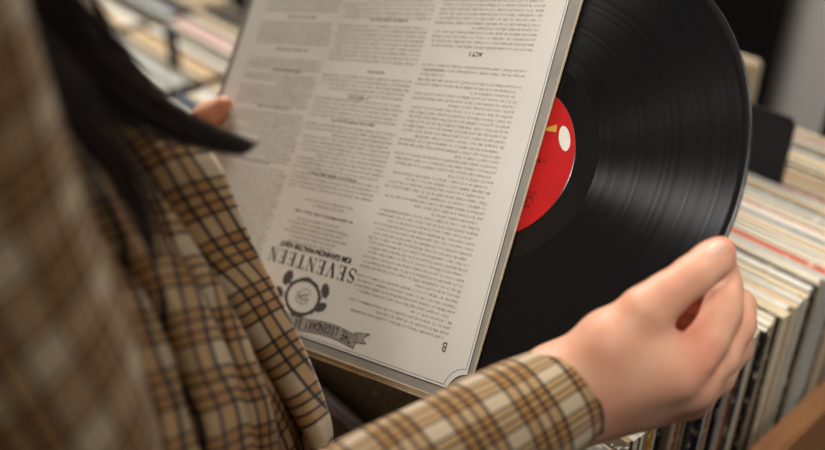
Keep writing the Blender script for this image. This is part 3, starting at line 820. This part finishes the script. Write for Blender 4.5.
# ---- trunk, upper arms, legs
HIP = V(-.20, .39, .60)
def trunk(X, Y, Z):
    g = []
    def c(a, b, ra, rb): g.append(capsd(X, Y, Z, a, b, ra, rb))
    c(SHR + WD * .03, SHL - WD * .03, .05, .05)
    ch = V(-.215, .39, .25)
    for s_ in (-1, 1):
        c(mid + WD * .07 * s_ - ZU * .03, ch + WD * .06 * s_, .06, .075); c(ch + WD * .06 * s_, HIP + ZU * .12 + WD * .05 * s_, .07, .065)
        c(HIP + ZU * .12 + WD * .05 * s_, HIP + WD * .075 * s_, .07, .085)
        c(HIP + WD * .085 * s_, HIP + WD * .085 * s_ - ZU * .38 + FD * .01, .085, .055)
        c(HIP + WD * .085 * s_ - ZU * .38 + FD * .01, HIP + WD * .085 * s_ - ZU * .74 - FD * .02, .055, .036)
        c(HIP + WD * .085 * s_ - ZU * .76 - FD * .03, HIP + WD * .095 * s_ - ZU * .785 + FD * .13, .036, .028)
    c(SHR, W(*ELB), .046, .036); c(SHL, ELBL, .046, .036)
    c(ELBL, LW, .036, .024); c(W(*ELB), W(*ELB).lerp(P(569, 393, .4565), .8), .031, .019)
    c(mid, mid + ZU * .09, .055, .05)
    return smin(g, .03)
bp_ = [SHR, SHL, W(*ELB), ELBL, P(500, 430, .435), LW, HIP - ZU * .80, HIP + FD * .2, mid + ZU * .06]
lo, hi = bounds(bp_, .06); hi[2] = (mid + ZU * .085).z
posB, facB = surfnet(trunk, lo, hi, .009); posB = relax(posB, facB, 2, .5)
allp = []; allf = []; k0 = 0
for p_, f_ in ((posR, facR), (posL, facL), (posN, facN), (posB, facB)):
    allp.append(p_); allf.append(f_ + k0); k0 += len(p_)
allp = np.concatenate(allp); allf = np.concatenate(allf)
org = np.array(tuple(pc))
me = from_lists('person', allp - org, [tuple(int(v) for v in q) for q in allf])
fl = np.zeros(len(allp)); tipsw = tips + [HL['thumb'][-1][0]]
for t_ in tipsw:
    dd = np.linalg.norm(allp - np.array(tuple(t_)), axis=1); fl = np.maximum(fl, .55 * np.exp(-(dd / .013) ** 2))
at = me.attributes.new('flush', 'FLOAT', 'POINT'); at.data.foreach_set('value', fl)
person = obj('person', me, M['skin'], None, True); person.location = pc
tag(person, 'person with long dark hair in a brown plaid coat pulling the disc from its sleeve', 'person')
def child(o):
    o.parent = person; o.matrix_parent_inverse = Matrix.Translation(-pc); return o
# eyes, lips
for s_ in (-1, 1):
    bm = bmesh.new(); bmesh.ops.create_uvsphere(bm, u_segments=20, v_segments=14, radius=.0125); o = child(obj('eye', bm, M['eye'], None, True)); o.location = Hh(.067, .030 * s_, .008)
    bm = bmesh.new(); bmesh.ops.create_uvsphere(bm, u_segments=16, v_segments=10, radius=.006); i_ = obj('iris', bm, M['iris'], o, True); i_.location = hp * .0078
tube('t', [], None) if False else None
child(tube('lips', [(*Hh(.080, -.022, -.044), .001, .001), (*Hh(.0865, -.008, -.042), .0045, .003), (*Hh(.0865, .008, -.042), .0045, .003), (*Hh(.080, .022, -.044), .001, .001)], M['lip'], None, 20, 12, cap=True))
# thumb nail
def nail(c_, nrm, axis, l_, w_, name='thumbnail'):
    nrm = nrm.normalized(); axis = (axis - nrm * axis.dot(nrm)).normalized(); sd = nrm.cross(axis)
    vs, fs = [], []; n = 12
    for i in range(n + 1):
        for j in range(n + 1):
            u_ = -1 + 2 * i / n; v_ = -1 + 2 * j / n
            x_ = u_ * math.sqrt(max(0, 1 - .5 * v_ * v_)); y_ = v_ * math.sqrt(max(0, 1 - .5 * u_ * u_))
            vs.append(c_ + axis * x_ * l_ + sd * y_ * w_ - nrm * (.0034 * y_ * y_ + .0010 * max(0, x_) ** 2))
    for i in range(n):
        for j in range(n): a = i * (n + 1) + j; fs.append((a, a + 1, a + n + 2, a + n + 1))
    o = child(obj(name, from_lists('nail', vs, fs), M['nail'], None, True)); md = o.modifiers.new('s', 'SOLIDIFY'); md.thickness = .0005; md.offset = 1
    return o
ax = (P(721, 251, .4475) - P(700, 271, .441)).normalized()
nn = dirw(.05, -.35, -1).normalized()
nail(P(711.5, 256, .4437) + nn * .0094, nn, ax, .0062, .0052)

# ---- coat
# torso rings: (right, fwd, down, half-width, half-depth)
def ring_rows():
    return [(-.258, .380, -.035, .062, .058), (-.258, .380, -.005, .085, .066), (-.270, .379, .03, .140, .070), (-.278, .382, .08, .172, .082), (-.268, .388, .16, .176, .095), (-.240, .392, .25, .178, .112), (-.212, .396, .34, .176, .122),
            (-.200, .400, .44, .176, .126), (-.195, .400, .55, .190, .140), (-.195, .40, .68, .205, .152), (-.195, .40, .78, .212, .158)]
rows = crom(ring_rows(), 90); vs = []; uvs = []; seg = 120
for i, (r_, f_, d_, hw_, hd_) in enumerate(rows):
    c_ = V(r_, f_, d_)
    for j in range(seg + 1):
        a = 2 * PI * j / seg; ca, sa = math.cos(a), math.sin(a)
        e = 2.3; q = (abs(ca) ** e + abs(sa) ** e) ** (-1 / e)
        t_ = i / 90
        fold = .006 * math.sin(9 * a + 3 * math.sin(5 * t_)) * min(1, t_ * 2.2) + .004 * math.sin(17 * a + 8 * t_) * t_
        vs.append(c_ + FD * ((hd_ * q + fold) * ca) + WD * ((hw_ * q + fold) * sa)); uvs.append((a * .16, d_ + .01 * math.sin(a)))
fs = [(i * (seg + 1) + j, i * (seg + 1) + j + 1, (i + 1) * (seg + 1) + j + 1, (i + 1) * (seg + 1) + j) for i in range(89) for j in range(seg)]
me = from_lists('coat_body', vs, fs); lay = me.uv_layers.new(name='UVMap')
for lp_ in me.loops: lay.data[lp_.index].uv = uvs[lp_.vertex_index]
o = child(obj('coat_body', me, M['plaid'], None, True)); md = o.modifiers.new('t', 'SOLIDIFY'); md.thickness = .003
# right sleeve: shoulder -> elbow -> cuff
def C(p, ra, rb=None): return (p.x, p.y, p.z, ra, rb if rb else ra)
def foldsR(t, a):
    bend = math.exp(-((t - .52) / .14) ** 2)
    f = bend * (.006 * math.sin(52 * t + 2 * math.cos(a)) ) + .003 * math.sin(3 * a + 14 * t) * math.exp(-((t - .3) / .3) ** 2)
    f += .0014 * math.sin(2 * a + 21 * t) * (1 if t > .6 else .5)
    f += .0012 * math.exp(-((t - .993) / .006) ** 2)
    return f
cu_e = P(569, 391, .4565); el = W(*ELB)
fa = (cu_e - el).normalized()
slv = tube('coat_sleeve', [C(SHR + WD * .05 + ZU * .012, .052, .060), C(SHR + WD * .0 - ZU * .005, .066, .070), C(SHR.lerp(el, .3) - FD * .004, .064, .066), C(SHR.lerp(el, .62) - FD * .004, .060, .062), C(el - fa * .012 + ZU * .035 - FD * .01, .055, .056),
                        C(el + fa * .030 + ZU * .004, .049, .050), C(el.lerp(cu_e, .42), .039, .041), C(el.lerp(cu_e, .68), .0318, .034), C(el.lerp(cu_e, .88), .0278, .0295), C(cu_e, .0258, .0275)],
           M['plaid'], None, 150, 96, foldsR, up=tuple(DN), thick=.0022, uvoff=(.013, 0))
child(slv)
child(tube('coat_sleeve', [C(SHL - WD * .05 + ZU * .012, .052, .060), C(SHL, .066, .070), C(SHL.lerp(ELBL, .4), .062), C(ELBL, .054), C(ELBL.lerp(LW, .4), .046), C(ELBL.lerp(LW, .92), .034), ], M['plaid'], None, 90, 64, foldsR, up=tuple(DN), thick=.0022))
# open coat front: a lapel strip that rolls over and hangs down the chest towards the lens
def strip(name, edge, inner, roll, mat, n=90, m=18, uvo=(0, 0), wave=.002, scale=1.0, pleat=.0):
    """surface between an outer edge curve and an inner curve, with a rolled (rounded) outer edge"""
    E = crom(edge, n); I = crom(inner, n); vs = []; uvs = []
    L = np.concatenate([[0], np.cumsum(np.linalg.norm(np.diff(E, axis=0), axis=1))])
    nrm = np.array(tuple(-FW))
    for i in range(n):
        w_ = np.linalg.norm(E[i] - I[i])
        for j in range(m + 1):
            s = j / m
            q = I[i] * (1 - s) + E[i] * s + nrm * roll * math.sin(PI * (s ** .8)) + nrm * wave * math.sin(14 * i / n + 5 * s) + nrm * pleat * math.sin(2 * PI * 3.2 * s ** 1.2 + 1.6 * i / n) * min(1, 3 * s) * min(1, 4 * (1 - s)) * min(1, i / 30)
            vs.append(q); uvs.append((s * w_ * scale + uvo[0], L[i] * scale + uvo[1]))
    fs = [(i * (m + 1) + j, i * (m + 1) + j + 1, (i + 1) * (m + 1) + j + 1, (i + 1) * (m + 1) + j) for i in range(n - 1) for j in range(m)]
    me = from_lists(name, vs, fs); lay = me.uv_layers.new(name='UVMap')
    for lp_ in me.loops: lay.data[lp_.index].uv = uvs[lp_.vertex_index]
    o = child(obj(name, me, mat, None, True)); md = o.modifiers.new('t', 'SOLIDIFY'); md.thickness = .004; md.offset = -1
    return o
strip('lapel', [tuple(P(10, -80, .36)), tuple(P(62, 20, .378)), tuple(P(105, 75, .392)), tuple(P(155, 118, .408)), tuple(P(206, 157, .43)), tuple(P(228, 200, .445)), tuple(P(247, 246, .46)), tuple(P(268, 286, .472)), tuple(P(290, 330, .48)), tuple(P(306, 368, .486)), tuple(P(319, 405, .488)), tuple(P(326, 440, .488)), tuple(P(322, 500, .485))],
      [tuple(P(-50, -80, .35)), tuple(P(0, 20, .36)), tuple(P(45, 80, .37)), tuple(P(100, 130, .385)), tuple(P(140, 175, .40)), tuple(P(165, 225, .425)), tuple(P(195, 268, .44)), tuple(P(228, 303, .452)), tuple(P(256, 348, .464)), tuple(P(280, 383, .474)), tuple(P(300, 411, .481)), tuple(P(319, 442, .486)), tuple(P(320, 500, .484))],
      .016, M['plaid'], uvo=(.02, .01))
# under layer of the coat front, seen below the lapel
strip('coat_front', [tuple(P(215, 270, .475)), tuple(P(250, 320, .490)), tuple(P(280, 360, .500)), tuple(P(305, 395, .505)), tuple(P(322, 430, .505)), tuple(P(326, 500, .50))],
      [tuple(P(120, 270, .44)), tuple(P(150, 320, .45)), tuple(P(180, 360, .455)), tuple(P(200, 395, .46)), tuple(P(210, 430, .46)), tuple(P(215, 500, .46))],
      .012, M['plaid'], uvo=(.01, .03), wave=.004)
# draped upper front between the sleeve and the lapel
strip('coat_drape', [tuple(P(-30, -80, .34)), tuple(P(30, 10, .36)), tuple(P(85, 90, .378)), tuple(P(135, 160, .395)), tuple(P(175, 230, .41)), tuple(P(215, 290, .43)), tuple(P(247, 350, .445)), tuple(P(262, 400, .45)), tuple(P(272, 450, .455)), tuple(P(280, 520, .455))],
      [tuple(P(-190, -80, .30)), tuple(P(-110, 20, .31)), tuple(P(-70, 90, .31)), tuple(P(-30, 160, .32)), tuple(P(10, 230, .33)), tuple(P(50, 290, .34)), tuple(P(80, 350, .35)), tuple(P(100, 400, .36)), tuple(P(120, 450, .36)), tuple(P(130, 520, .36))],
      .028, M['plaid'], n=110, m=40, uvo=(.0, .02), wave=.004, pleat=.011)
# trousers and shoes
for s_ in (-1, 1):
    child(tube('trouser_leg', [C(HIP + WD * .08 * s_ + ZU * .06, .10, .09), C(HIP + WD * .085 * s_ - ZU * .15, .098, .095), C(HIP + WD * .085 * s_ - ZU * .38 + FD * .01, .075), C(HIP + WD * .085 * s_ - ZU * .74 - FD * .02, .062)], M['trousers'], None, 40, 32, None, up=tuple(FD), thick=.002))
    child(tube('shoe', [C(HIP + WD * .085 * s_ - ZU * .775 - FD * .075, .012, .012), C(HIP + WD * .086 * s_ - ZU * .775 - FD * .05, .042, .036), C(HIP + WD * .09 * s_ - ZU * .775 + FD * .05, .044, .04), C(HIP + WD * .095 * s_ - ZU * .782 + FD * .14, .036, .044), C(HIP + WD * .097 * s_ - ZU * .79 + FD * .185, .01, .012)], M['shoe'], None, 30, 24, cap=True))
# ---- hair
hv, hf = [], []
def strand(pts, w0, w1_, n=22):
    c = crom([tuple(p) for p in pts], n); T = np.gradient(c, axis=0); T /= np.linalg.norm(T, axis=1)[:, None]
    ref = np.array(tuple(FW)); k = len(hv)
    for i in range(n):
        s = np.cross(T[i], ref); s /= np.linalg.norm(s); u_ = np.cross(s, T[i]); w_ = w0 + (w1_ - w0) * (i / (n - 1)) ** 2
        for a in (0, 2.09, 4.19): hv.append(tuple(c[i] + s * math.cos(a) * w_ + u_ * math.sin(a) * w_))
    for i in range(n - 1):
        for a in range(3): hf.append((k + i * 3 + a, k + i * 3 + (a + 1) % 3, k + (i + 1) * 3 + (a + 1) % 3, k + (i + 1) * 3 + a))
def lock(path, width, count, wd=.0005, spread_tip=.25, early=.0):
    rr = random.Random(int(width * 1e5) + count)
    for _ in range(count):
        u1, u2 = rr.gauss(0, .5), rr.gauss(0, .5); end = 1 - rr.random() ** 2 * .25
        pts = []; n = len(path)
        for i, p in enumerate(path):
            t = i / (n - 1); w_ = width[i] if isinstance(width, (list, tuple)) else width * (1 - (1 - spread_tip) * t)
            pts.append(p + dirw(1, -.6, .0) * (u1 * w_) + dirw(0, 0, 1) * (u2 * w_) + dirw(rr.gauss(0, .0006), rr.gauss(0, .0006), 0))
        if end < .97:
            cc = crom([tuple(p) for p in pts], 40)[:int(40 * end)]; pts = [Vector(cc[int(q)]) for q in np.linspace(0, len(cc) - 1, n)]
        strand(pts, wd, .00012)
def lock2(path, widths, count, wd=.0005):
    rr = random.Random(count * 3)
    for _ in range(count):
        u1, u2 = max(-1, min(1, rr.gauss(0, .5))), rr.gauss(0, .5); end = 1 - (rr.random() ** 2) * .22
        pts = [p + dirw(.8, -.6, 0) * (u1 * w_) + dirw(0, 0, 1) * (u2 * w_) + dirw(rr.gauss(0, .0005), rr.gauss(0, .0005), 0) for p, w_ in zip(path, widths)]
        if end < .98:
            n = len(pts); cc = crom([tuple(p) for p in pts], 40)[:max(8, int(40 * end))]; pts = [Vector(cc[int(q)]) for q in np.linspace(0, len(cc) - 1, n)]
        strand(pts, wd, .00012)
R0_ = Hh(-.02, -.07, .0)
lock2([Hh(.0, -.055, .09), Hh(-.01, -.088, .0), Hh(.0, -.085, -.10), P(-40, -90, .290), P(8, -20, .302), P(48, 28, .318), P(90, 70, .338), P(140, 108, .360), P(190, 133, .382), P(249, 150, .402)],
      [.03, .03, .028, .024, .022, .018, .014, .010, .0075, .0052], 560, .0005)
lock2([Hh(-.01, -.055, .09), Hh(-.03, -.088, .0), Hh(-.02, -.085, -.10), P(-70, -90, .28), P(-20, -10, .292), P(30, 55, .305), P(78, 110, .322), P(115, 160, .338), P(142, 210, .352), P(158, 260, .362)],
      [.03, .03, .025, .018, .014, .010, .009, .008, .007, .005], 120, .0006)
lock2([Hh(-.04, -.055, .09), Hh(-.05, -.088, .0), Hh(-.05, -.085, -.10), P(-110, -60, .255), P(-70, 20, .262), P(-20, 90, .270), P(30, 150, .278), P(66, 215, .286), P(84, 280, .292)],
      [.03, .03, .020, .014, .010, .008, .006, .005, .003], 60, .0006)
# scalp hair: cap strands over the head, down the back
rr = random.Random(3)
for k in range(1500):
    a = rr.uniform(-1, 1) * 2.2; b = rr.uniform(0, 1)
    st_ = Hh(.035 - .08 * b, rr.uniform(-.006, .006), .108 - .03 * b * b)
    s_ = 1 if a > 0 else -1; dn = abs(a) / 2.2
    p1_ = Hh(.03 - .10 * b, s_ * .060, .085 - .02 * b); p2_ = Hh(.010 - .10 * b, s_ * .088, .01); p3_ = Hh(-.01 - .09 * b, s_ * .088, -.09); p4_ = Hh(-.03 - .09 * b, s_ * .085, -.20 - .1 * dn) - ZU * .02
    j = lambda: dirw(rr.gauss(0, .004), rr.gauss(0, .004), rr.gauss(0, .004))
    strand([st_, p1_ + j(), p2_ + j(), p3_ + j(), p4_ + j()], .0011, .0003, 14)
child(obj('hair', from_lists('hair', hv, hf), M['hair'], None, True))
cap = bmesh.new(); bmesh.ops.create_uvsphere(cap, u_segments=32, v_segments=20, radius=1)
for v in list(cap.verts):
    pass
bmesh.ops.delete(cap, geom=[v for v in cap.verts if v.co.x > .45 and v.co.z < .45 or v.co.z < -.75], context='VERTS')
for v in cap.verts: v.co = Hh(-.022 + v.co.x * .098, v.co.y * .084, .028 + v.co.z * .088)
o = child(obj('hair_crown', cap, M['hair'], None, True)); md = o.modifiers.new('t', 'SOLIDIFY'); md.thickness = .004

# ================================================================== LIGHT
wd = bpy.data.worlds.new('World'); SC.world = wd; wd.use_nodes = True
bg = wd.node_tree.nodes['Background']; bg.inputs[0].default_value = (1.0, .95, .88, 1); bg.inputs[1].default_value = .3
def area(name, loc, target, sx, sy, power, col):
    l = bpy.data.lights.new(name, 'AREA'); l.shape = 'RECTANGLE'; l.size = sx; l.size_y = sy; l.energy = power; l.color = col
    o = bpy.data.objects.new(name, l); COL.objects.link(o); o.location = loc
    o.rotation_euler = (Vector(target) - Vector(loc)).to_track_quat('-Z', 'Y').to_euler(); return o
tgt = V(0, .5, .35)
area('side_fill_light', V(1.75, .05, .16), V(.2, .5, .35), .35, .9, 5, (1.0, .98, .95))  # added fill from the right; the room has no window there
area('overhead_light', V(-.15, 1.35, -1.30), V(-.1, .6, .5), 1.1, .7, 10, (1.0, .97, .92))
area('overhead_light', V(-.5, 2.2, -1.20), V(-.4, 1.7, .5), 1.0, 1.0, 68, (1.0, .98, .95))
area('overhead_light', V(2.0, 1.6, -1.20), V(2.2, 1.9, .8), .8, .8, 60, (1.0, .98, .95))  # lamp added to brighten the grey wall, no known fixture
def spot(loc, target, power, angle, col, size=.08, blend=.8):
    l = bpy.data.lights.new('added_spot', 'SPOT'); l.energy = power; l.color = col; l.spot_size = math.radians(angle); l.spot_blend = blend; l.shadow_soft_size = size
    o = bpy.data.objects.new('added_spot', l); COL.objects.link(o); o.location = loc
    o.rotation_euler = (Vector(target) - Vector(loc)).to_track_quat('-Z', 'Y').to_euler(); return o
spot(V(.75, .15, -1.20), V(.24, .58, .34), 60, 29, (1.0, .975, .93), .22, 1.0)  # added spot for hand, sleeve and records, cone kept off the coat
spot(V(-.40, -.48, -.98), V(.28, .52, .33), 78, 23, (1.0, .975, .94), .12, 1.0)  # added spot behind the lens, for the disc's streak and an even hand

# ================================================================== CAMERA
cd = bpy.data.cameras.new('camera'); cam = bpy.data.objects.new('camera', cd); COL.objects.link(cam)
cd.sensor_width = 36; cd.lens = FOC / 825 * 36; cd.clip_start = .02
m3 = Matrix((RT, -DN, -FW)).transposed().to_4x4(); m3.translation = CAM; cam.matrix_world = m3
cd.dof.use_dof = True; cd.dof.focus_distance = .535; cd.dof.aperture_fstop = 2.8; cd.dof.aperture_blades = 7
SC.camera = cam
SC.view_settings.view_transform = 'Standard'; SC.view_settings.look = 'None'; SC.view_settings.gamma = 1; SC.view_settings.exposure = 0
SC.view_settings.use_curve_mapping = False
